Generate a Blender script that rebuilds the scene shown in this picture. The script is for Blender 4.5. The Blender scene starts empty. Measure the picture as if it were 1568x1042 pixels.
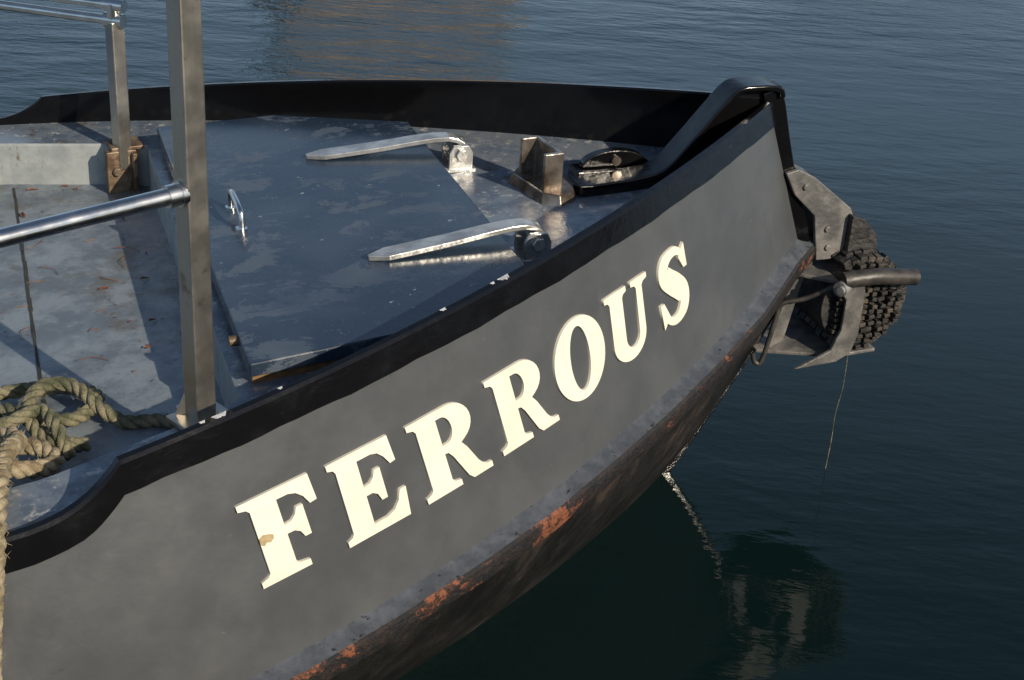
import bpy, math, random
import numpy as np
from mathutils import Vector, Matrix
random.seed(7)
scene=bpy.context.scene
# ---------------------------------------------------------------- helpers
def parent(name):
    e=bpy.data.objects.new(name,None); scene.collection.objects.link(e); return e
def mesh_obj(name,verts,faces,mats,par=None,idx=None,smooth=False,angle=35,bevel=0):
    me=bpy.data.meshes.new(name); me.from_pydata([tuple(map(float,v)) for v in verts],[],faces)
    if not isinstance(mats,(list,tuple)): mats=[mats]
    for m in mats: me.materials.append(m)
    if idx: 
        for p,i in zip(me.polygons,idx): p.material_index=i
    me.validate()
    if smooth:
        for p in me.polygons: p.use_smooth=True
        me.set_sharp_from_angle(angle=math.radians(angle))
    me.update()
    ob=bpy.data.objects.new(name,me); scene.collection.objects.link(ob)
    if par: ob.parent=par
    if bevel:
        b=ob.modifiers.new('bev','BEVEL'); b.width=bevel; b.segments=2; b.limit_method='ANGLE'
    return ob
class MB:
    def __init__(s): s.v=[];s.f=[];s.i=[]
    def add(s,v,f,i=0):
        o=len(s.v); s.v+=list(v); s.f+=[tuple(o+k for k in q) for q in f]; s.i+=[i]*len(f)
    def box(s,c,size,i=0,rot=0,tilt=0):
        hx,hy,hz=[q/2 for q in size]; M=Matrix.Rotation(rot,3,'Z')@Matrix.Rotation(tilt,3,'Y')
        v=[Vector(c)+M@Vector((x,y,z)) for x in(-hx,hx) for y in(-hy,hy) for z in(-hz,hz)]
        s.add(v,[(0,1,3,2),(4,6,7,5),(0,4,5,1),(2,3,7,6),(0,2,6,4),(1,5,7,3)],i)
    def cyl(s,a,b,r,n=16,i=0,r2=None):
        s.tube([a,b],[r,r if r2 is None else r2],n,i)
    def tube(s,path,r,n=12,i=0,cap=True):
        P=[Vector(p) for p in path]; m=len(P)
        R=r if isinstance(r,(list,tuple)) else [r]*m
        t=(P[1]-P[0]).normalized(); up=Vector((0,0,1)) if abs(t.z)<.9 else Vector((1,0,0))
        u=t.cross(up).normalized(); v=[]
        for k in range(m):
            t=(P[min(k+1,m-1)]-P[max(k-1,0)]).normalized()
            u=(u-t*u.dot(t)).normalized(); w=t.cross(u)
            for j in range(n):
                a=2*math.pi*j/n; v.append(P[k]+R[k]*(math.cos(a)*u+math.sin(a)*w))
        f=[(k*n+j,k*n+(j+1)%n,(k+1)*n+(j+1)%n,(k+1)*n+j) for k in range(m-1) for j in range(n)]
        if cap: f+=[tuple(range(n-1,-1,-1)),tuple((m-1)*n+j for j in range(n))]
        s.add(v,f,i)
    def prism(s,poly,lo,hi,i=0):
        n=len(poly); v=[lo(*p) for p in poly]+[hi(*p) for p in poly]
        f=[tuple(range(n-1,-1,-1)),tuple(range(n,2*n))]+[(k,(k+1)%n,n+(k+1)%n,n+k) for k in range(n)]
        s.add(v,f,i)
    def prism_xz(s,poly,y0,y1,i=0):
        s.prism(poly,lambda a,b:(a,y0,b),lambda a,b:(a,y1,b),i)
    def obj(s,name,mats,par=None,**k):
        return mesh_obj(name,s.v,s.f,mats,par,idx=s.i,**k)
def catmull(pts,n=8,closed=False):
    P=[np.array(p,float) for p in pts]; m=len(P); out=[]
    rng=range(m) if closed else range(m-1)
    for i in rng:
        p0=P[(i-1)%m] if closed or i>0 else P[0]; p1=P[i]; p2=P[(i+1)%m]
        p3=P[(i+2)%m] if closed or i+2<m else P[-1]
        for j in range(n):
            t=j/n; out.append(.5*((2*p1)+(-p0+p2)*t+(2*p0-5*p1+4*p2-p3)*t*t+(-p0+3*p1-3*p2+p3)*t**3))
    if not closed: out.append(P[-1])
    return out
# ---------------------------------------------------------------- materials
class M:
    def __init__(s,name):
        s.m=bpy.data.materials.new(name); s.m.use_nodes=True; s.t=s.m.node_tree
        s.b=s.t.nodes['Principled BSDF']; s.geo=s.t.nodes.new('ShaderNodeNewGeometry'); s.pos=s.geo.outputs['Position']
    def N(s,k,**a):
        n=s.t.nodes.new(k)
        for q,v in a.items(): setattr(n,q,v)
        return n
    def L(s,a,b): s.t.links.new(a,b)
    def noise(s,scale,detail=4,rough=.55,stretch=None,rot=0,dist=0):
        n=s.N('ShaderNodeTexNoise'); n.inputs['Scale'].default_value=scale; n.inputs['Detail'].default_value=detail
        n.inputs['Roughness'].default_value=rough; n.inputs['Distortion'].default_value=dist
        if stretch:
            mp=s.N('ShaderNodeMapping'); mp.inputs['Scale'].default_value=stretch
            src=s.pos
            if rot:
                r=s.N('ShaderNodeVectorRotate',rotation_type='Z_AXIS'); r.inputs['Angle'].default_value=rot
                s.L(src,r.inputs['Vector']); src=r.outputs[0]
            s.L(src,mp.inputs[0]); s.L(mp.outputs[0],n.inputs['Vector'])
        else: s.L(s.pos,n.inputs['Vector'])
        return n.outputs['Fac']
    def axis(s,k):
        q=s.N('ShaderNodeSeparateXYZ'); s.L(s.pos,q.inputs[0]); return q.outputs[k]
    def ramp(s,f,a,b,va=0,vb=1):
        r=s.N('ShaderNodeMapRange'); r.inputs[1].default_value=a; r.inputs[2].default_value=b
        r.inputs[3].default_value=va; r.inputs[4].default_value=vb; r.interpolation_type='SMOOTHSTEP'
        s.L(f,r.inputs[0]); return r.outputs[0]
    def mix(s,f,a,b):
        n=s.N('ShaderNodeMix',data_type='RGBA')
        s.L(f,n.inputs[0]) if not isinstance(f,float) else setattr(n.inputs[0],'default_value',f)
        for v,q in ((a,6),(b,7)):
            if isinstance(v,tuple): n.inputs[q].default_value=(*v,1)
            else: s.L(v,n.inputs[q])
        return n.outputs[2]
    def math(s,op,a,b):
        n=s.N('ShaderNodeMath',operation=op)
        for v,q in ((a,0),(b,1)):
            if isinstance(v,(int,float)): n.inputs[q].default_value=v
            else: s.L(v,n.inputs[q])
        return n.outputs[0]
    def color(s,c):
        if isinstance(c,tuple): s.b.inputs['Base Color'].default_value=(*c,1)
        else: s.L(c,s.b.inputs['Base Color'])
    def rough(s,c):
        if isinstance(c,(int,float)): s.b.inputs['Roughness'].default_value=c
        else: s.L(c,s.b.inputs['Roughness'])
    def metal(s,c):
        if isinstance(c,(int,float)): s.b.inputs['Metallic'].default_value=c
        else: s.L(c,s.b.inputs['Metallic'])
    def spec(s,v): s.b.inputs['Specular IOR Level'].default_value=v
    def bump(s,h,strength=.3,dist=.01):
        b=s.N('ShaderNodeBump'); b.inputs['Strength'].default_value=strength; b.inputs['Distance'].default_value=dist
        s.L(h,b.inputs['Height']); s.L(b.outputs[0],s.b.inputs['Normal'])
def simple(name,c,c2,rough=.5,metal=0,scale=15,bump=.15,bd=.004,bs=60,rv=.15):
    m=M(name); n=m.noise(scale); m.color(m.mix(m.ramp(n,.35,.65),c,c2)); m.metal(metal)
    m.rough(m.ramp(m.noise(scale*.6+3),.3,.7,rough-rv/2,rough+rv/2)); m.bump(m.noise(bs),bump,bd); return m.m
m=M('hull_grey_paint'); n=m.noise(5,6); c=m.mix(m.ramp(n,.35,.7),(.058,.062,.066),(.073,.077,.080))
st=m.ramp(m.noise(9,5,stretch=(1,1,.25)),.60,.75); c=m.mix(m.math('MULTIPLY',st,.25),c,(.11,.11,.108))
sc=m.ramp(m.noise(40,6,.7),.69,.73); c=m.mix(m.math('MULTIPLY',sc,.55),c,(.17,.17,.16))
sc=m.ramp(m.noise(14,8,.75,stretch=(.5,1,1)),.66,.69); c=m.mix(m.math('MULTIPLY',sc,.5),c,(.035,.036,.038))
m.color(c); m.rough(m.ramp(m.noise(8,6,.6),.3,.7,.27,.44)); hb=m.math('ADD',m.noise(3.2,2),m.math('MULTIPLY',m.noise(14,4),.18)); m.bump(hb,.45,.020); HULL=m.m
m=M('black_gloss_paint'); n=m.ramp(m.noise(18,7,.75),.70,.715); c=m.mix(n,(.004,.004,.0045),(.08,.09,.10))
m.color(c); m.spec(.45); m.rough(m.ramp(m.noise(9,5),.35,.7,.10,.25)); m.bump(m.math('ADD',m.noise(30,5,.6),m.noise(7,2)),.22,.005); BLACK=m.m
m=M('black_rusty_hull'); n=m.noise(5,9,.72,stretch=(1,1,.7)); r=m.ramp(n,.54,.68); c=m.mix(r,(.007,.007,.0065),(.045,.027,.018))
c=m.mix(m.ramp(m.noise(26,7,.75),.58,.70),c,(.038,.032,.027)); c=m.mix(m.ramp(m.noise(12,8,.75),.65,.69),c,(.09,.042,.022)); m.color(c); m.rough(m.ramp(n,.3,.7,.35,.75)); m.bump(m.noise(18,9,.72),.7,.016); LOWER=m.m
m=M('rub_rail_rust'); n=m.noise(5.0,9,.74,stretch=(1,1,1.6)); g=m.ramp(m.axis(0),-.35,-1.1,-.03,.05); n=m.math('ADD',n,g); r=m.ramp(n,.57,.61); c=m.mix(r,(.007,.007,.008),(.23,.075,.032))
c=m.mix(m.ramp(m.noise(38,7,.75),.46,.60),c,(.022,.013,.010)); m.color(c); m.rough(.55); m.bump(m.noise(26,8,.74),.8,.014); RUBR=m.m
m=M('rub_rail_grey'); c=m.mix(m.ramp(m.noise(20,6,.7),.35,.7),(.055,.062,.073),(.095,.105,.12)); c=m.mix(m.ramp(m.noise(13,8,.75),.66,.69),c,(.18,.07,.035)); c=m.mix(m.ramp(m.noise(50,6,.7),.6,.66),c,(.02,.02,.02))
m.color(c); m.rough(.30); m.bump(m.noise(12,7,.65),.35,.008); RUBG=m.m
m=M('deck_paint'); n=m.noise(7,9,.7); c=m.mix(m.ramp(n,.42,.58),(.09,.115,.15),(.21,.24,.27))
c=m.mix(m.ramp(m.noise(26,8,.75),.54,.64),c,(.38,.38,.37)); c=m.mix(m.ramp(m.noise(11,8,.74),.58,.68),c,(.10,.07,.05))
m.color(c); m.metal(m.ramp(n,.45,.6,0,.4)); m.rough(m.ramp(m.noise(9,5),.35,.65,.18,.38)); m.bump(m.noise(60,5),.25,.004); DECK=m.m
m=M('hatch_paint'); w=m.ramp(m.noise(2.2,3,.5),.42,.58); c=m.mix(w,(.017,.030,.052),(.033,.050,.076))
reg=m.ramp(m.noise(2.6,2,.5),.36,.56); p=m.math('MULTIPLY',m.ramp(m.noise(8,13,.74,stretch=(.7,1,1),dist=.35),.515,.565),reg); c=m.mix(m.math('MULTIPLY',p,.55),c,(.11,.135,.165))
gr=m.ramp(m.noise(70,5,.7),.55,.75); c=m.mix(m.math('MULTIPLY',gr,.3),c,(.13,.15,.17))
p2=m.ramp(m.noise(38,5,.6),.69,.71); c=m.mix(p2,c,(.24,.26,.27)); p3=m.ramp(m.noise(10,8,.75),.69,.71); c=m.mix(p3,c,(.30,.32,.33)); m.color(c)
m.rough(m.ramp(p,0,1,.22,.42)); m.bump(m.math('ADD',m.noise(5,4),m.math('MULTIPLY',p,.05)),.14,.01); HATCH=m.m
m=M('well_deck_paint'); n=m.noise(7,10,.72); c=m.mix(m.ramp(n,.40,.60),(.11,.135,.16),(.20,.23,.255))
c=m.mix(m.ramp(m.noise(3,9,.75),.52,.62),c,(.11,.11,.10)); c=m.mix(m.ramp(m.noise(42,7,.78),.60,.67),c,(.08,.05,.035)); m.color(c)
m.rough(m.ramp(m.noise(8),.3,.7,.26,.48)); m.bump(m.noise(40,8,.65),.4,.006); WELL=m.m
m=M('coaming_grey'); n=m.noise(9,7,.7); c=m.mix(m.ramp(n,.35,.65),(.23,.25,.25),(.33,.35,.34)); c=m.mix(m.ramp(m.noise(20,8,.75,stretch=(1,1,.4)),.56,.66),c,(.13,.10,.07)); m.color(c); m.rough(.5); m.bump(m.noise(40,6),.3,.005); COAM=m.m
SEAL=simple('dark_groove',(.02,.02,.018),(.04,.04,.03),.8)
m=M('letter_cream_paint'); c=m.mix(m.ramp(m.noise(9,5),.3,.7),(.68,.63,.51),(.74,.69,.57)); c=m.mix(m.math('MULTIPLY',m.ramp(m.noise(60,6,.7),.62,.72),.35),c,(.45,.40,.30)); m.color(c); m.rough(.5); m.bump(m.noise(40),.15,.003); LET=m.m
OCH=simple('bare_ochre',(.26,.19,.09),(.42,.33,.18),.7,0,40)
CHIP=simple('chipped_primer',(.38,.39,.39),(.58,.58,.57),.6,0,60)
m=M('brushed_stainless'); n=m.noise(300,3,.6,stretch=(1,1,.02)); c=m.mix(n,(.38,.35,.30),(.50,.47,.41)); c=m.mix(m.ramp(m.noise(9,8,.72),.55,.72),c,(.20,.155,.11))
m.color(c); m.metal(.92); m.rough(m.ramp(m.noise(14,5),.3,.7,.26,.42)); m.bump(m.noise(8,3),.15,.004); STEEL=m.m
PIPE=simple('polished_pipe',(.62,.60,.56),(.74,.72,.68),.20,1,20,.05,.001)
GALV=simple('worn_galvanised',(.34,.34,.33),(.58,.57,.54),.27,.6,14,.3,.004,40)
CAST=simple('cast_bollard_steel',(.12,.09,.065),(.36,.32,.28),.27,.75,12,.35,.004,40)
RUSTY=simple('rusty_bracket',(.10,.06,.035),(.24,.18,.12),.55,.4,25,.5,.006,50)
BRG=simple('bracket_grey_paint',(.075,.075,.072),(.17,.16,.148),.46,0,14,.6,.007,45)
RUB=simple('rubber_laminate',(.010,.010,.010),(.035,.032,.03),.62,0,30,.7,.01,60)
RUBB=simple('rubber_backing',(.03,.025,.02),(.075,.06,.045),.7,0,30,.7,.01,60)
HOSE=simple('hose_rubber',(.02,.018,.016),(.045,.04,.035),.5,0,30,.3,.004,50)
ROPE=simple('hemp_rope',(.18,.14,.08),(.38,.32,.21),.9,0,35,.9,.006,240)
ROPEG=simple('weathered_rope',(.075,.08,.042),(.24,.215,.135),.9,0,25,.9,.006,240)
LEAF=simple('dead_leaf',(.11,.035,.02),(.20,.10,.05),.7,0,30)
WOOD=simple('wet_wood',(.12,.07,.03),(.22,.13,.06),.6,0,30)
CONC=simple('quay_concrete',(.26,.24,.21),(.36,.34,.30),.85,0,4,.5,.01,30)
# ---------------------------------------------------------------- boat lines
K=.25
def b(s): 
    s=min(max(s,0),2.85); return .0259*math.sqrt(s)+.8379*s-.1462*s*s
def db(s):
    if s>2.85: return 0.0
    return .01295/math.sqrt(max(s,.04))+.8379-.2924*s
def zt(s): s=min(s,2.7); return 1.2-.1145*s-.0088*s*s
def zd(s): return 1.0-.075*min(s,2.7)
def zlow(s): return .87-.075*min(s,2.7)
def hz(s): return 1.06-.075*s
def drop(s):
    if s<=1.935: return 0
    u=min((s-1.935)/.20,1); return (zt(s)-zd(s)-.014)*(1-(1-u)**2.4)
def off(s,n,sign=-1):
    d=db(s); q=math.sqrt(1+d*d)
    if s<=0: return (n*q/d,0.0)
    return (-s+n*d/q, sign*(b(s)+n/q))
def rubd(s): return float(np.interp(s,[0,.22,.4,.6,1.0,1.25,3],[.43,.475,.49,.505,.53,.536,.55]))
SL=[0,.03,.06,.1]+[.1+.04*i for i in range(1,46)]+[1.92,1.935,1.945,1.955,1.97,1.985,2.0,2.02,2.05,2.08,2.11,2.14,2.18]+[2.3,2.45,2.6,2.85,3.3,4,5]
SL=sorted(set(round(x,4) for x in SL))
boat=parent('tugboat')
def loft(name,prof,mats,idx,slist=SL,par=boat,smooth=True,angle=35):
    V=[];F=[];I=[]
    for sg in(-1,1):
        base=len(V); n=None
        for s in slist:
            row=prof(s,sg); n=len(row); V+=row
        for a in range(len(slist)-1):
            for j in range(n-1):
                q=(base+a*n+j,base+a*n+j+1,base+(a+1)*n+j+1,base+(a+1)*n+j)
                F.append(q if sg>0 else q[::-1]); I.append(idx[j])
    return mesh_obj(name,V,F,mats,par,idx=I,smooth=smooth,angle=angle)
def prof_hull(s,sg):
    d0=drop(s); T=zt(s); R=rubd(s); pts=[]
    dd=max(T-zd(s)+.02,d0+.01)
    pts.append((-.014+K*dd,T-dd)); pts.append((-.014+K*d0,T-d0-.003)); pts.append((-.010+K*d0,T-d0+.002)); pts.append((.004+K*d0,T-d0+.001)); pts.append((.009+K*(d0+.004),T-d0-.006))
    d1=d0+.064+.0015*math.sin(s*23)+.001*math.sin(s*57); pts.append((K*d1+.008,T-d1)); pts.append((K*(d1+.004)+.0,T-d1-.003))
    for u in(.2,.45,.7,1.0):
        d=d1+.006+(R-d1-.006)*u; pts.append((K*d,T-d))
    o=K*R; w=.0025*math.sin(s*13)+.002*math.sin(s*31+1)
    for a,c in((.010,.006),(.026,.012),(.040,.016+w*.5),(.047,.024+w*.5),(.049,.046),(.044,.070+w),(.0,.082)): pts.append((o+a,T-R-c))
    out=[(*off(s,n,sg),z) for n,z in pts]
    P=np.array(out[-1]); W=np.array((-s-.20,sg*b(s),0.0)); ex=np.array(off(s,.03,sg))-np.array(off(s,0,sg))
    for u in(.15,.3,.5,.7,.85,1.0):
        q=P+(W-P)*u; q[:2]+=ex*4*u*(1-u)*1.0; out.append(tuple(q))
    out.append((-s-.55,sg*b(s)*.8,-.6))
    return out
idx=[1,1,1,1,1,1, 0,0,0,0, 2,2,2,3, 3,3,3] +[4]*7
loft('hull_plating',prof_hull,[HULL,BLACK,RUBG,RUBR,LOWER],idx,angle=22)
mb=MB()
for s0,l,q in((1.045,.030,1),(1.075,.010,.5),(1.21,.014,.6),(1.60,.010,.5),(1.73,.030,.8),(1.765,.012,.5)):
    n=9; rows=[]
    for k in range(n+1):
        s=s0-l/2+l*k/n; wv=q*math.sin(math.pi*k/n)**.5*(.45+.55*random.random())
        rows.append([(*off(s,-.0095),zt(s)+.0034),(*off(s,-.0095+.0135*min(1,wv*1.4)),zt(s)+.0024),(*off(s,-.009+.0195*wv),zt(s)+.0022-.009*max(0,wv-.6))])
    mb.add([p for r in rows for p in r],[(3*k+j,3*k+3+j,3*k+4+j,3*k+1+j) for k in range(n) for j in(0,1)])
mb.obj('paint_chips',[CHIP],boat)
def walln(s): return K*(zt(s)-zd(s))-.007
V=[];F=[]
ss=[0.0]+[x for x in SL if .03<=x<=1.62]+[1.655]
for s in ss:
    y=b(s)+walln(s)*math.sqrt(1+db(s)**2)
    V+=[(-s,-y,zd(s)),(-s,0,zd(s)),(-s,y,zd(s))]
for i in range(len(ss)-1):
    for j in(0,1): F.append((3*i+j,3*i+3+j,3*i+4+j,3*i+1+j))
mesh_obj('foredeck',V,F,DECK,boat); mesh_obj('foredeck_bulkhead',[(-1.655,-.80,zd(1.655)),(-1.655,.80,zd(1.655)),(-1.655,.8,.70),(-1.655,-.8,.70)],[(0,1,2,3)],COAM,boat)
def yi(s): return float(np.interp(s,[1.655,1.75,2.07,2.6,5],[.80,.85,.975,1.06,1.06]))
for sg in(-1,1):
    V=[];F=[];I=[]; sl=[x for x in SL if x>1.66]; sl=[1.655]+sl
    for s in sl:
        y=b(s)+walln(s)*math.sqrt(1+db(s)**2)
        V+=[(-s,sg*y,zd(s)),(-s,sg*(yi(s)+.006),zd(s)),(-s,sg*yi(s),zd(s)-.006),(-s,sg*yi(s),zlow(s)-.01)]
    for i in range(len(sl)-1):
        for j in range(3): F.append((4*i+j,4*i+j+1,4*i+5+j,4*i+4+j)); I.append(0 if j<1 else 1)
    mesh_obj('side_deck',V,F,[DECK,COAM],boat,idx=I)
V=[];F=[]; sl=[1.62,1.655,1.75,1.9,2.07,2.3,2.6,2.7,5.0]
for s in sl: V+=[(-s,-yi(s)-.02,zlow(s)),(-s,yi(s)+.02,zlow(s))]
for i in range(len(sl)-1): F.append((2*i,2*i+2,2*i+3,2*i+1))
mesh_obj('well_deck',V,F,WELL,boat)
mb=MB()
for x in(-2.045,-2.43):
    for k in range(24):
        y=-.95+.08*k; mb.box((x+random.uniform(-.0015,.0015),y,zlow(-x)+.0005),(random.uniform(.005,.010),.079,.004),0)
mb.obj('deck_seam',[SEAL],boat)
def ribbon(mb,path,w,th,i=0,y=0):
    P=[np.array(p,float) for p in path]; m=len(P); W=w if isinstance(w,list) else [w]*m; V=[]
    for k in range(m):
        t=P[min(k+1,m-1)]-P[max(k-1,0)]; t/=np.linalg.norm(t); nn=np.array((-t[1],t[0]))
        a=P[k]; c=P[k]-nn*th
        yy=y[k] if isinstance(y,list) else y
        V+=[(a[0],yy-W[k]/2,a[1]),(a[0],yy+W[k]/2,a[1]),(c[0],yy+W[k]/2,c[1]),(c[0],yy-W[k]/2,c[1])]
    F=[(4*k+j,4*k+(j+1)%4,4*k+4+(j+1)%4,4*k+4+j) for k in range(m-1) for j in range(4)]
    F+=[(3,2,1,0),tuple(4*(m-1)+j for j in range(4))]
    mb.add(V,F,i)
mb=MB()
head=[(-.585,zd(.585)+.034),(-.42,zd(.42)+.034),(-.365,1.012),(-.340,1.022),(-.315,1.042),(-.25,1.118),(-.18,1.203),(-.155,1.231),(-.135,1.246),(-.11,1.252),(-.05,1.252),(-.015,1.249),(.006,1.238),(.013,1.215)]
ribbon(mb,head,.092,.016)
top=[(p[0],p[1]-.013) for p in head]; poly=[(top[0][0]+.01,zd(.58)-.01)]+top+[(.0,1.0)]
mb.prism_xz(poly,-.012,.012)
stem=[(.006,1.243),(.027,1.185),(.054,1.09),(.086,.99),(.124,.89),(.162,.80),(.172,.75)]
ribbon(mb,stem,.06,.06)
ribbon(mb,[(.150,.70),(.115,.56),(.045,.40),(-.06,.22),(-.19,.005),(-.35,-.25)],.045,.04)
mb.obj('stem_head',[BLACK],boat,smooth=True,angle=25,bevel=.004)
mb=MB(); zh=zd(.47)
hr=[(-.445+.100*math.cos(a),zh+.040+.046*math.sin(a)) for a in np.linspace(0,math.pi,24)]
mb.prism_xz(hr,.055,.085)
mb.box((-.445,.068,zh+.017),(.24,.075,.040))
mb.box((-.46,-.0,zh+.012),(.255,.092,.03))
mb.obj('roller_housing',[BLACK],boat,bevel=.003)
mb=MB(); mb.cyl((-.445,.045,zh+.058),(-.445,.056,zh+.058),.014,18); mb.obj('roller_pin',[CAST],boat,smooth=True,angle=40)
# ---------------------------------------------------------------- letters
sA=np.linspace(0,1,400)**1.3*2.8; OA=np.array([[-s,-b(s)] for s in sA]); AR=np.concatenate([[0],np.cumsum(np.linalg.norm(np.diff(OA,axis=0),axis=1))])
def onhull(a,d,o):
    s=float(np.interp(a,AR,sA)); x,y=off(s,K*d+o); return (x,y,zt(s)-d)
def arc(cx,cy,rx,ry,a0,a1,n=14): return [(cx+rx*math.cos(math.radians(a)),cy+ry*math.sin(math.radians(a))) for a in np.linspace(a0,a1,n)]
G={}
G['F']=[[(0,1),(.98,1),(1,.68),(.90,.67),(.84,.78),(.76,.85),(.66,.88),(.50,.88),(.50,.57),(.60,.58),(.67,.63),(.71,.70),(.80,.70),(.80,.34),(.71,.34),(.67,.42),(.60,.46),(.50,.46),(.50,.12),(.54,.09),(.68,.07),(.68,0),(0,0),(0,.07),(.10,.09),(.14,.13),(.14,.87),(.10,.91),(0,.93)]]
G['E']=[[(0,1),(.97,1),(1,.69),(.91,.68),(.84,.79),(.76,.86),(.66,.885),(.44,.885),(.44,.57),(.54,.58),(.61,.63),(.65,.70),(.74,.70),(.74,.33),(.65,.33),(.61,.42),(.54,.46),(.44,.46),(.44,.115),(.66,.115),(.79,.15),(.88,.23),(.94,.34),(1.04,.34),(1.0,0),(0,0),(0,.07),(.08,.09),(.11,.13),(.11,.87),(.08,.91),(0,.93)]]
G['R']=[[(0,1),(.56,1)]+arc(.58,.745,.30,.255,90,-62,12)+[(.66,.49),(.72,.40),(.82,.18),(.87,.11),(.93,.075),(1,.07),(1,0),(.70,0),(.64,.06),(.50,.38),(.45,.45),(.40,.46),(.40,.13),(.43,.09),(.52,.07),(.52,0),(0,0),(0,.07),(.08,.09),(.11,.13),(.11,.87),(.08,.91),(0,.93)],
 [(.40,.895),(.47,.895)]+arc(.47,.73,.12,.165,80,-80,10)+[(.40,.565)]]
G['O']=[arc(.5,.5,.5,.52,0,352,46),arc(.5,.5,.19,.41,0,350,36)]
G['U']=[[(0,1),(.50,1),(.50,.93),(.43,.91),(.40,.87),(.40,.30)]+arc(.56,.29,.16,.16,185,355,10)+[(.73,.87),(.70,.91),(.61,.93),(.61,1),(1,1),(1,.93),(.91,.91),(.87,.87),(.87,.30)]+arc(.49,.29,.38,.31,-5,-175,16)+[(.11,.87),(.08,.91),(0,.93)]]
sp=catmull([(.86,.70,.03),(.80,.86,.045),(.64,.955,.06),(.44,.95,.075),(.26,.87,.12),(.22,.73,.16),(.38,.60,.175),(.60,.46,.18),(.76,.32,.17),(.74,.16,.13),(.58,.05,.08),(.38,.035,.06),(.20,.12,.05),(.13,.29,.035)],6)
Lf=[];Rt=[]
for k in range(len(sp)):
    t=sp[min(k+1,len(sp)-1)][:2]-sp[max(k-1,0)][:2]; t=t/np.linalg.norm(t); nn=np.array((-t[1],t[0]))
    Lf.append(tuple(sp[k][:2]+nn*sp[k][2])); Rt.append(tuple(sp[k][:2]-nn*sp[k][2]))
G['S']=[Lf+Rt[::-1]]
G['s']=[[(.90,1.0),(.94,.66),(.83,.66),(.70,.84),(.80,.93)],[(.08,0),(.03,.36),(.14,.36),(.29,.13),(.18,.07)]]
G['c']=[[(.14,.55),(.20,.575),(.28,.555),(.33,.53),(.32,.49),(.27,.46),(.22,.48),(.18,.45),(.14,.48)]]
lettering=parent('ship_name_lettering')
def letter(ch,aL,w,cap,base,shear,o=.0,nm=None,mat=None):
    cu=bpy.data.curves.new('tmp','CURVE'); cu.dimensions='2D'; cu.fill_mode='BOTH'; cu.extrude=.5
    for poly in G[ch]:
        sp_=cu.splines.new('POLY'); sp_.points.add(len(poly)-1); sp_.use_cyclic_u=True
        for q,p in zip(sp_.points,poly): q.co=(p[0]*w*5,p[1]*(base-cap)*5,0,1)
    ob=bpy.data.objects.new('tmp',cu); scene.collection.objects.link(ob)
    dg=bpy.context.evaluated_depsgraph_get(); me=bpy.data.meshes.new_from_object(ob.evaluated_get(dg))
    bpy.data.objects.remove(ob)
    for v in me.vertices:
        x=v.co.x/5; y=v.co.y/5/(base-cap); z=v.co.z
        v.co=onhull(aL-x-(1-y)*shear, base-(base-cap)*y, (.0065+o) if z>0 else -.002)
    me.materials.clear(); me.materials.append(mat or LET); me.update()
    l=bpy.data.objects.new(nm or 'letter_'+ch.lower(),me); scene.collection.objects.link(l); l.parent=lettering
letter('F',2.037,.167,.180,.368,.033); letter('c',2.037,.167,.180,.368,.033,o=.0008,nm='letter_f_chip',mat=OCH)
letter('E',1.830,.160,.185,.377,.030); letter('R',1.625,.192,.190,.380,.034)
letter('R',1.397,.188,.188,.375,.033,nm='letter_r_second'); letter('O',1.176,.185,.172,.364,.008); letter('U',.972,.178,.172,.353,.0)
letter('S',.752,.150,.166,.347,.0); letter('s',.752,.150,.166,.347,.0,o=.0006,nm='letter_s_serif')
# ---------------------------------------------------------------- hatch
hatch=parent('deck_hatch')
hp=[(-1.625,-.77),(-1.28,-.745),(-.91,-.52),(-.91,.56),(-1.27,.765),(-1.625,.785)]
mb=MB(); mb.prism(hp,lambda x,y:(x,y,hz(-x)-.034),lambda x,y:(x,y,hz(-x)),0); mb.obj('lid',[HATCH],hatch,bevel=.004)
hc=[(x*.995+.0 if x<-1.3 else x-.018,y*.975) for x,y in hp]
mb=MB(); mb.prism(hc,lambda x,y:(x,y,zd(-x)-.005),lambda x,y:(x,y,hz(-x)-.030),0); mb.obj('coaming',[WOOD],hatch)
mb=MB()
U=catmull([(-1.518,-.065,hz(1.518)),(-1.518,-.060,hz(1.518)+.035),(-1.520,-.04,hz(1.518)+.052),(-1.522,.055,hz(1.518)+.058),(-1.522,.078,hz(1.518)+.04),(-1.522,.083,hz(1.518))],6)
mb.tube([tuple(p) for p in U],.0085,10)
for y in(-.065,.083): mb.cyl((-1.52,y,hz(1.52)-.002),(-1.52,y,hz(1.52)+.008),.016,16)
mb.obj('lifting_handle',[PIPE],hatch,smooth=True,angle=50)
mb=MB()
for y in (-.62,.2): mb.cyl((-1.622,y,hz(1.62)-.018),(-1.645,y,hz(1.62)-.018),.012,12)
mb.obj('edge_bolts',[RUSTY],hatch,smooth=True,angle=40)
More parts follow.
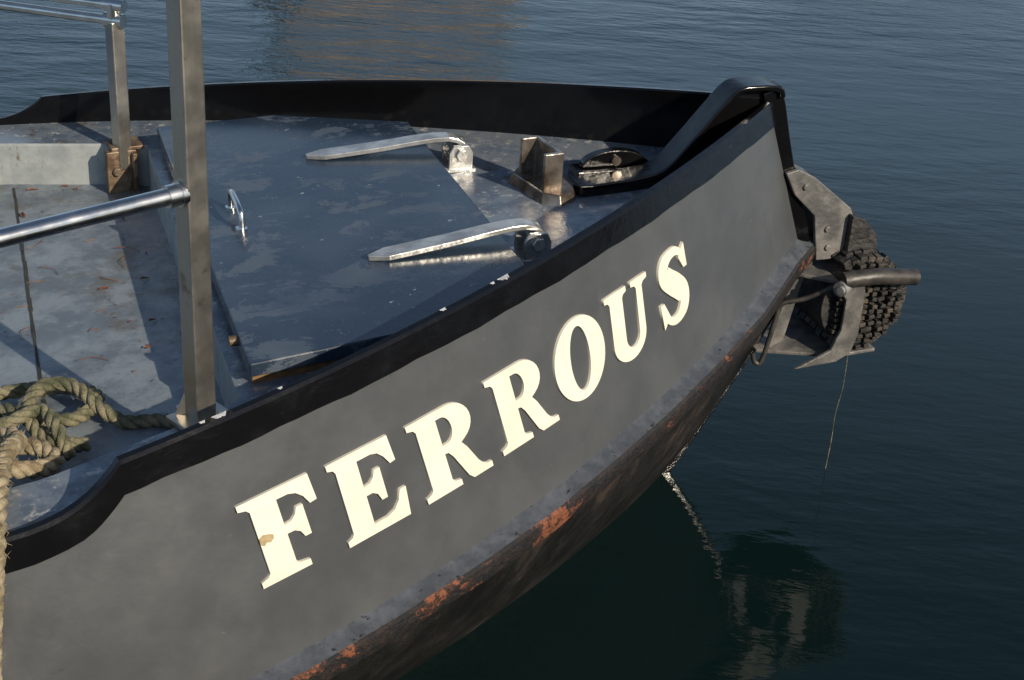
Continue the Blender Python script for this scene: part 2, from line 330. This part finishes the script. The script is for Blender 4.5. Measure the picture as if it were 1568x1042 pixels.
for (yt,yh,nm) in((.368,.305,'hinge_strap'),(-.352,-.345,'hinge_strap_near')):
    xs=[-1.262,-1.215,-1.15,-1.05,-.96,-.90,-.86,-.835,-.815,-.803]
    up=[.012,.014,.018,.025,.034,.038,.036,.028,.014,-.01]
    mb=MB(); ribbon(mb,[(x,hz(-x)+u+.002) for x,u in zip(xs,up)],[.010,.056,.056,.055,.053,.05,.048,.046,.045,.045],.014,y=[yt+(yh-yt)*(x+1.265)/.46 for x in xs])
    mb.obj(nm,[GALV],hatch,bevel=.0025)
    mb=MB()
    for dy in(-.036,.032):
        pl=[(-.868,zd(.85)),(-.868,zd(.85)+.055),(-.855,zd(.85)+.078),(-.81,zd(.85)+.078),(-.797,zd(.85)+.055),(-.797,zd(.85))]
        mb.prism_xz(pl,yh+dy-.006,yh+dy+.006)
    mb.cyl((-.832,yh-.050,zd(.83)+.050),(-.832,yh+.05,zd(.83)+.050),.012,16)
    mb.cyl((-.832,yh-.053,zd(.83)+.050),(-.832,yh-.042,zd(.83)+.050),.019,6)
    mb.box((-.835,yh,zd(.835)+.004),(.095,.095,.010))
    mb.obj(nm+'_bracket',[GALV],hatch,smooth=True,angle=30,bevel=.002)
# ---------------------------------------------------------------- bollard
mb=MB(); z0=zd(.66)
pl=[(-.735,.14),(-.70,.185),(-.60,.10),(-.565,.02),(-.60,-.06),(-.655,-.085),(-.70,-.05)]
mb.prism(pl,lambda x,y:(x,y,z0-.01),lambda x,y:((x+.65)*.86-.65,(y-.045)*.86+.045,z0+.028))
A=Vector((-.680,-.025)); B=Vector((-.700,.125)); d=(B-A).normalized(); nx=Vector((d.y,-d.x))
def P(u,w): q=A+d*u+nx*w; return (q.x,q.y)
L_=(B-A).length; t=.013; D=.05
chan=[P(0,-.008),P(0,D),P(L_,D),P(L_,-.008),P(L_-t,-.008),P(L_-t,D-t),P(t,D-t),P(t,-.008)]
V=[(x,y,z0+.01) for x,y in chan]+[(x,y,z0+.132) for x,y in chan]
Fq=[(k,(k+1)%8,8+(k+1)%8,8+k) for k in range(8)]+[(8,9,14,15),(9,10,13,14),(10,11,12,13)]
mb.add(V,Fq)
mb.obj('bollard',[CAST],None,bevel=.003)
# ---------------------------------------------------------------- handrails
rail=parent('handrail')
mb=MB()
mb.box((-1.745,-.86,1.9),(.048,.048,2.08),0,math.radians(26))
mb.obj('post',[STEEL],rail,bevel=.004)
mb=MB(); mb.box((-1.745,-.86,zd(1.745)+.005),(.115,.085,.012),0,math.radians(26))
for dx,dy in((-.04,.02),(.04,-.02),(.0,.045)): mb.cyl((-1.745+dx,-.86+dy,.87),(-1.745+dx,-.86+dy,.895),.009,6)
mb.prism_xz([(-1.80,.872),(-1.77,.872),(-1.77,.94)],-.853,-.845); mb.obj('foot_plate',[STEEL],rail,bevel=.002)
mb=MB(); e=Vector((-1.745,-.86,1.378)); g=Vector((-2.10,-1.008,1.372)); dr=(g-e).normalized()
mb.cyl(e+dr*.02,e+dr*1.6,.0175,24); mb.cyl(e+dr*.022,e+dr*.055,.0225,24); mb.cyl(e+dr*.018,e+dr*.03,.027,24)
mb.obj('mid_rail',[PIPE],rail,smooth=True,angle=40)
rail2=parent('handrail')
mb=MB(); q=(-1.728,.80); mb.box((q[0],q[1],(zd(1.73)-.06+1.262)/2),(.042,.042,1.262-zd(1.73)+.06),0,math.radians(26)); mb.obj('post',[STEEL],rail2,bevel=.004)
mb=MB(); e=Vector((q[0],q[1],1.262)); g=Vector((-2.034,1.025,1.258)); dr=(g-e).normalized()
mb.cyl(e-dr*.02,e+dr*2,.014,20); mb.cyl(e-dr*.03,e+dr*.03,.021,20); mb.cyl(e-dr*.0-Vector((0,0,.03)),e+Vector((0,0,.05)),.02,20)
e2=e+Vector((0,0,.045)); mb.cyl(e2-dr*.03,e2+dr*2,.013,20); mb.cyl(e2-dr*.035,e2+dr*.03,.019,20)
mb.obj('top_rail',[PIPE],rail2,smooth=True,angle=40)
mb=MB(); mb.box((-1.735,.795,.80),(.09,.03,.14),0,math.radians(10)); mb.box((-1.72,.83,.875),(.10,.09,.012),0,math.radians(10))
mb.cyl((-1.745,.785,.81),(-1.75,.762,.81),.014,6); mb.box((-1.70,.80,.80),(.014,.07,.13),0,math.radians(10)); mb.obj('angle_bracket',[RUSTY],rail2,bevel=.003)
# ---------------------------------------------------------------- bow fender
fen=parent('bow_fender')
mb=MB()
gp=[(.050,.985),(.09,.995),(.15,.965),(.285,.86),(.305,.82),(.285,.70),(.194,.70),(.165,.845),(.09,.915)]
mb.prism_xz(gp,-.045,-.030); mb.prism_xz(gp,.030,.045)
mb.prism_xz([(.09,.993),(.15,.963),(.285,.858),(.28,.845),(.145,.950),(.09,.98)],-.03,.03)
for x,z in((.215,.80),(.225,.74),(.12,.94)): mb.cyl((x,-.052,z),(x,-.044,z),.011,6)
for z in(.665,.43):
    mb.prism([(.03 if z<.5 else .12,-.05),(.24,-.155),(.38,-.155),(.38,.155),(.24,.155),(.03 if z<.5 else .12,.05)],lambda x,y,z=z:(x,y,z-.006-(.05*(.3-x) if z<.5 else 0)),lambda x,y,z=z:(x,y,z+.006-(.05*(.3-x) if z<.5 else 0)))
sp_=[(.225,.70),(.285,.70),(.302,.64),(.302,.50),(.285,.44),(.24,.415),(.10,.405),(.215,.455),(.240,.52),(.240,.62),(.20,.67)]
for y in(-.168,.156): mb.prism_xz(sp_,y,y+.012)
mb.prism_xz([(.12,.66),(.16,.66),(.12,.44),(.07,.42)],-.05,-.038)
mb.obj('mounting_bracket',[BRG],fen,bevel=.003)
mb=MB(); cx,cz,R=.322,.580,.150
mb.tube([(cx,-.12,cz),(cx,.12,cz)],R-.018,28)
mb.prism_xz([(.28,.845),(.325,.83),(.375,.775),(.385,.70),(.28,.70)],-.07,.07)
for k in range(34):
    a=2*math.pi*k/34
    if math.cos(a)<-.55: continue
    for j in range(7):
        y=-.125+.25*(j+.5)/7; r=R-.012+random.uniform(-.004,.008)
        c=Vector((cx+r*math.cos(a),y,cz+r*math.sin(a))); mb.box(c,(.03,.03,.024),1 if random.random()<.3 else 0,0,-a)
for i in range(-4,6):
    for j in range(-7,8):
        x=i*.029; z=j*.019
        if x*x+z*z<(R-.012)**2 and x>-.10:
            mb.box((cx+x+random.uniform(-.003,.003),-.127-random.uniform(0,.014),cz+z),(random.uniform(.017,.022),.03,.0125),1 if random.random()<.35 else 0,random.uniform(-.2,.2),random.uniform(-.3,.3))
mb.obj('rubber_laminations',[RUB,RUBB],fen,bevel=.002)
mb=MB(); mb.tube([tuple(p) for p in catmull([(.205,-.185,.695),(.30,-.187,.70),(.385,-.186,.692),(.455,-.18,.682)],5)],.025,16); mb.obj('rubber_hose',[HOSE],fen,smooth=True,angle=50)
mb=MB(); mb.cyl((.19,-.20,.675),(.215,-.185,.675),.022,16); mb.cyl((.185,-.21,.675),(.20,-.2,.675),.012,16); mb.obj('shackle_pin',[GALV],fen,smooth=True,angle=40)
mb=MB(); mb.tube([tuple(p) for p in catmull([(-.01,-.10,.44),(.0,-.105,.41),(.02,-.11,.42),(.045,-.11,.55),(.06,-.11,.60),(.12,-.13,.62),(.195,-.16,.665)],6)],.0075,10); mb.obj('bent_rod',[HOSE],fen,smooth=True)
mb=MB(); mb.tube([tuple(p) for p in catmull([(.31,-.12,.42),(.312,-.122,.3),(.303,-.12,.2),(.305,-.12,.1),(.30,-.12,-.05)],5)],.0013,6); mb.obj('fishing_line',[ROPEG],fen)
# ---------------------------------------------------------------- ropes
def rope(mb,ctrl,r,i=0,n=14,pitch=.09):
    pts=[Vector(p) for p in catmull(ctrl,n)]
    L=[0]
    for a,c in zip(pts,pts[1:]): L.append(L[-1]+(c-a).length)
    T=L[-1]; m=int(T/.006); xs=np.linspace(0,T,m); arr=np.array(pts)
    S=[Vector((np.interp(x,L,arr[:,0]),np.interp(x,L,arr[:,1]),np.interp(x,L,arr[:,2]))) for x in xs]
    fr=[]; t=(S[1]-S[0]).normalized(); u=t.orthogonal().normalized()
    for k in range(m):
        t=(S[min(k+1,m-1)]-S[max(k-1,0)]).normalized(); u=(u-t*u.dot(t)).normalized(); fr.append((u.copy(),t.cross(u)))
    for st_ in range(3):
        path=[S[k]+r*.52*(math.cos(2*math.pi*(xs[k]/pitch+st_/3))*fr[k][0]+math.sin(2*math.pi*(xs[k]/pitch+st_/3))*fr[k][1]) for k in range(m)]
        mb.tube(path,r*.56,8,i)
    for q in range(int(T*260)):
        k=random.randrange(m-3); a=random.uniform(0,6.28); o=S[k]+r*1.0*(math.cos(a)*fr[k][0]+math.sin(a)*fr[k][1])
        dv=(S[k+2]-S[k]).normalized()*random.uniform(-.012,.012)+(o-S[k])*random.uniform(.1,.6)
        mb.tube([o,o+dv],[.0006,.0003],3,i)
mb=MB(); zl=.735
rope(mb,[(-2.30,-.30,zl),(-2.17,-.40,zl),(-2.06,-.40,zl),(-1.97,-.44,zl+.01),(-1.93,-.52,zl+.02),(-1.99,-.60,zl+.02),(-2.08,-.57,zl+.03),(-2.05,-.49,zl+.05),(-1.98,-.50,zl+.05),(-1.93,-.58,zl+.03),(-1.88,-.62,zl+.01),(-1.81,-.63,zl+.01),(-1.77,-.66,zl+.015)],.016,1)
rope(mb,[(-2.32,-.55,zl+.02),(-2.20,-.53,zl+.03),(-2.10,-.60,zl+.05),(-2.06,-.68,zl+.03),(-2.02,-.72,zl+.03),(-1.97,-.70,zl+.01)],.016,1)
rope(mb,[(-2.28,-.62,zl+.03),(-2.14,-.66,zl+.06),(-2.06,-.63,zl+.07),(-2.03,-.70,zl+.06),(-2.01,-.76,zl+.02)],.015,1)
rope(mb,[(-2.25,-.76,zl+.03),(-2.14,-.74,zl+.08),(-2.11,-.80,.83),(-2.13,-.90,.872),(-2.148,-1.0,.885),(-2.155,-1.08,.89),(-2.17,-1.2,.83),(-2.20,-1.26,.6),(-2.22,-1.28,.2)],.019,0)
rope(mb,[(-2.3,-.80,zl+.02),(-2.18,-.72,zl+.03),(-2.08,-.73,zl+.04),(-2.04,-.79,zl+.03),(-2.10,-.84,zl+.05),(-2.2,-.88,zl+.10)],.019,0)
mb.obj('mooring_rope',[ROPE,ROPEG],None,smooth=True,angle=80)
# leaves
mb=MB()
for k in range(46):
    if k<16: x=random.uniform(-1.86,-1.70); y=random.uniform(-.45,.25)
    elif k<30: x=random.uniform(-2.12,-1.8); y=yi(-x)-random.uniform(.02,.06)
    else: x=random.uniform(-2.15,-1.68); y=random.uniform(-.4,.8)
    sz=random.choice([random.uniform(.003,.007)]*4+[random.uniform(.010,.018)]); a=random.uniform(0,6.28); z=zlow(-x)+.003
    if y>yi(-x)-.01: continue
    ca,sa=math.cos(a),math.sin(a); w=random.uniform(.25,.45)
    pts=[(-1,0,0),(-.3,w,.3),(.5,w*.7,.4),(1,0,.1),(.5,-w*.7,.5),(-.3,-w,.2)]
    mb.add([(x+sz*(p[0]*ca-p[1]*sa),y+sz*(p[0]*sa+p[1]*ca),z+sz*p[2]) for p in pts],[(0,1,2,3),(0,3,4,5)])
for k in range(14):
    x=random.uniform(-2.1,-1.72); y=random.uniform(-.3,.6); a=random.uniform(0,6.28); z=zlow(-x)+.003; l=random.uniform(.02,.08)
    mb.tube([tuple(p) for p in catmull([(x,y,z),(x+l*.5*math.cos(a),y+l*.5*math.sin(a),z+.003),(x+l*math.cos(a+.3),y+l*math.sin(a+.3),z)],4)],.0011,5)
mb.obj('fallen_leaves',[LEAF])
# ---------------------------------------------------------------- setting
m=M('water_surface'); m.color((.0028,.0100,.0098)); m.rough(.045); m.b.inputs['IOR'].default_value=1.37
n1=m.noise(1.7,4,.5,stretch=(1,2.4,1),rot=math.radians(20)); n2=m.noise(8,4,.55,stretch=(1,2.6,1),rot=math.radians(30)); n3=m.noise(.45,2)
h=m.math('ADD',n1,m.math('MULTIPLY',n2,.24)); h=m.math('MULTIPLY',h,m.ramp(n3,.35,.65,.5,1.0))
far=m.ramp(m.axis(1),1.0,6,.20,1.0); h=m.math('MULTIPLY',h,far); m.bump(h,.5,.05)
mesh_obj('water',[(-700,-700,0),(700,-700,0),(700,700,0),(-700,700,0)],[(0,1,2,3)],m.m)
mb=MB(); mb.box((0,-13.0,-.2),(60,20,2.1)); mb.box((0,-3.18,.90),(60,.36,.14)); mb.obj('quay',[CONC],bevel=.02)
BRK=M('brick_wall'); tx=BRK.N('ShaderNodeTexBrick'); tx.inputs['Scale'].default_value=1.0; tx.inputs['Brick Width'].default_value=.22; tx.inputs['Row Height'].default_value=.075; tx.inputs['Mortar Size'].default_value=.01
tx.inputs[1].default_value=(.24,.16,.12,1); tx.inputs[2].default_value=(.32,.23,.17,1); tx.inputs[3].default_value=(.4,.38,.34,1)
cb=BRK.N('ShaderNodeCombineXYZ'); BRK.L(BRK.axis(0),cb.inputs[0]); BRK.L(BRK.axis(2),cb.inputs[1]); BRK.L(cb.outputs[0],tx.inputs[0]); BRK.color(tx.outputs[0]); BRK.rough(.9)
WIN=simple('window_glass',(.03,.04,.05),(.05,.06,.07),.1); ROOF=simple('roof_slate',(.06,.06,.065),(.10,.10,.10),.7)
GRASS=simple('bank_grass',(.05,.07,.025),(.10,.09,.04),.95,0,.6)
mb=MB(); mb.box((0,130,.0),(600,90,1.6)); mb.obj('far_bank',[GRASS])
def house(x,y,w,d,h):
    e=parent('brick_house'); z=.8; mb=MB(); mb.box((x,y,z+h/2),(w,d,h)); 
    mb.obj('walls',[BRK.m],e)
    mb=MB(); mb.add([(x-w/2-.4,y-d/2-.4,z+h),(x+w/2+.4,y-d/2-.4,z+h),(x+w/2+.4,y+d/2+.4,z+h),(x-w/2-.4,y+d/2+.4,z+h),(x-w/2-.4,y,z+h+3.6),(x+w/2+.4,y,z+h+3.6)],[(0,1,5,4),(2,3,4,5),(0,4,3),(1,2,5)]); mb.obj('roof',[ROOF],e)
    mb=MB(); nx_=int(w/2.6)
    for i in range(nx_):
        for j in range(int(h/3)):
            mb.box((x-w/2+(i+.5)*w/nx_,y-d/2-.02,z+1.7+j*3),(1.1,.12,1.5))
    mb.obj('windows',[WIN],e)
house(25,96,15,10,20); house(-30,100,18,10,9)
rng=np.random.default_rng(3); V=[];F=[]
for cxx,cyy,rr,hh in[(60,96,5,9),(72,99,6,10),(2,96,4,8),(90,96,5,8),(110,100,7,10),(-50,96,5,9),(-8,97,4,7)]:
    for k in range(900):
        v=rng.normal(size=3); v/=np.linalg.norm(v); v*=rr*rng.uniform(.55,1.0)*(1+.25*math.sin(5*v[0]+3*v[2]))
        c=np.array((cxx,cyy,hh*.62+1))+v*np.array((1,1,hh/rr/2.4)); a=rng.normal(size=3)*.35; bb=rng.normal(size=3)*.35; o=len(V)
        V+=[c,c+a,c+a+bb,c+bb]; F.append((o,o+1,o+2,o+3))
FOL=simple('foliage',(.05,.045,.02),(.11,.09,.035),.9,0,1.5)
mesh_obj('tree_line',V,F,FOL)
# ---------------------------------------------------------------- light
sd=Vector((.42,-.91,0)).normalized(); el=math.radians(28)
sun_from=Vector((sd.x*math.cos(el),sd.y*math.cos(el),math.sin(el)))
sl=bpy.data.lights.new('sun','SUN'); sl.energy=5.0; sl.angle=math.radians(.5); sl.color=(1,.875,.70)
so=bpy.data.objects.new('sun',sl); scene.collection.objects.link(so); so.rotation_euler=(-sun_from).to_track_quat('-Z','Y').to_euler()
w=bpy.data.worlds.new('World'); scene.world=w; w.use_nodes=True; nt=w.node_tree; bg=nt.nodes['Background']
sk=nt.nodes.new('ShaderNodeTexSky'); sk.sky_type='NISHITA'; sk.sun_disc=False; sk.sun_elevation=el; sk.sun_rotation=math.atan2(sd.x,sd.y); sk.dust_density=1.2
# bluish haze added to the lower sky to brighten water and deck reflections
tc=nt.nodes.new('ShaderNodeTexCoord'); sx=nt.nodes.new('ShaderNodeSeparateXYZ'); nt.links.new(tc.outputs['Generated'],sx.inputs[0])
mr=nt.nodes.new('ShaderNodeMapRange'); mr.inputs[1].default_value=.22; mr.inputs[2].default_value=.62; mr.inputs[3].default_value=.95; mr.inputs[4].default_value=0; mr.interpolation_type='SMOOTHSTEP'; nt.links.new(sx.outputs[2],mr.inputs[0])
mp=nt.nodes.new('ShaderNodeMapping'); mp.inputs['Scale'].default_value=(1,1,3.5); nt.links.new(tc.outputs['Generated'],mp.inputs[0])
nz=nt.nodes.new('ShaderNodeTexNoise'); nz.inputs['Scale'].default_value=2.4; nz.inputs['Detail'].default_value=5; nt.links.new(mp.outputs[0],nz.inputs['Vector'])
m2=nt.nodes.new('ShaderNodeMapRange'); m2.inputs[1].default_value=.35; m2.inputs[2].default_value=.65; m2.inputs[3].default_value=.6; m2.inputs[4].default_value=1; nt.links.new(nz.outputs['Fac'],m2.inputs[0])
mu=nt.nodes.new('ShaderNodeMath'); mu.operation='MULTIPLY'; nt.links.new(mr.outputs[0],mu.inputs[0]); nt.links.new(m2.outputs[0],mu.inputs[1])
mx=nt.nodes.new('ShaderNodeMix'); mx.data_type='RGBA'; nt.links.new(mu.outputs[0],mx.inputs[0]); nt.links.new(sk.outputs[0],mx.inputs[6]); mx.inputs[7].default_value=(4.0,5.9,8.2,1)
nt.links.new(mx.outputs[2],bg.inputs[0]); bg.inputs[1].default_value=.10
# ---------------------------------------------------------------- camera
yaw,pit,rol=1.2118,.4677,.0632
Fv=Vector((math.cos(pit)*math.cos(yaw),math.cos(pit)*math.sin(yaw),-math.sin(pit))); R0=Vector((math.sin(yaw),-math.cos(yaw),0)); U0=R0.cross(Fv)
Rv=math.cos(rol)*R0+math.sin(rol)*U0; Uv=-math.sin(rol)*R0+math.cos(rol)*U0
cd=bpy.data.cameras.new('camera'); cd.lens=53.32; cd.sensor_width=36; cd.clip_end=3000; cd.clip_start=.05
co=bpy.data.objects.new('camera',cd); scene.collection.objects.link(co)
co.matrix_world=Matrix(((Rv.x,Uv.x,-Fv.x,-2.1079),(Rv.y,Uv.y,-Fv.y,-3.6413),(Rv.z,Uv.z,-Fv.z,2.4791),(0,0,0,1)))
scene.camera=co
scene.view_settings.view_transform='Standard'; scene.view_settings.look='None'; scene.view_settings.exposure=0
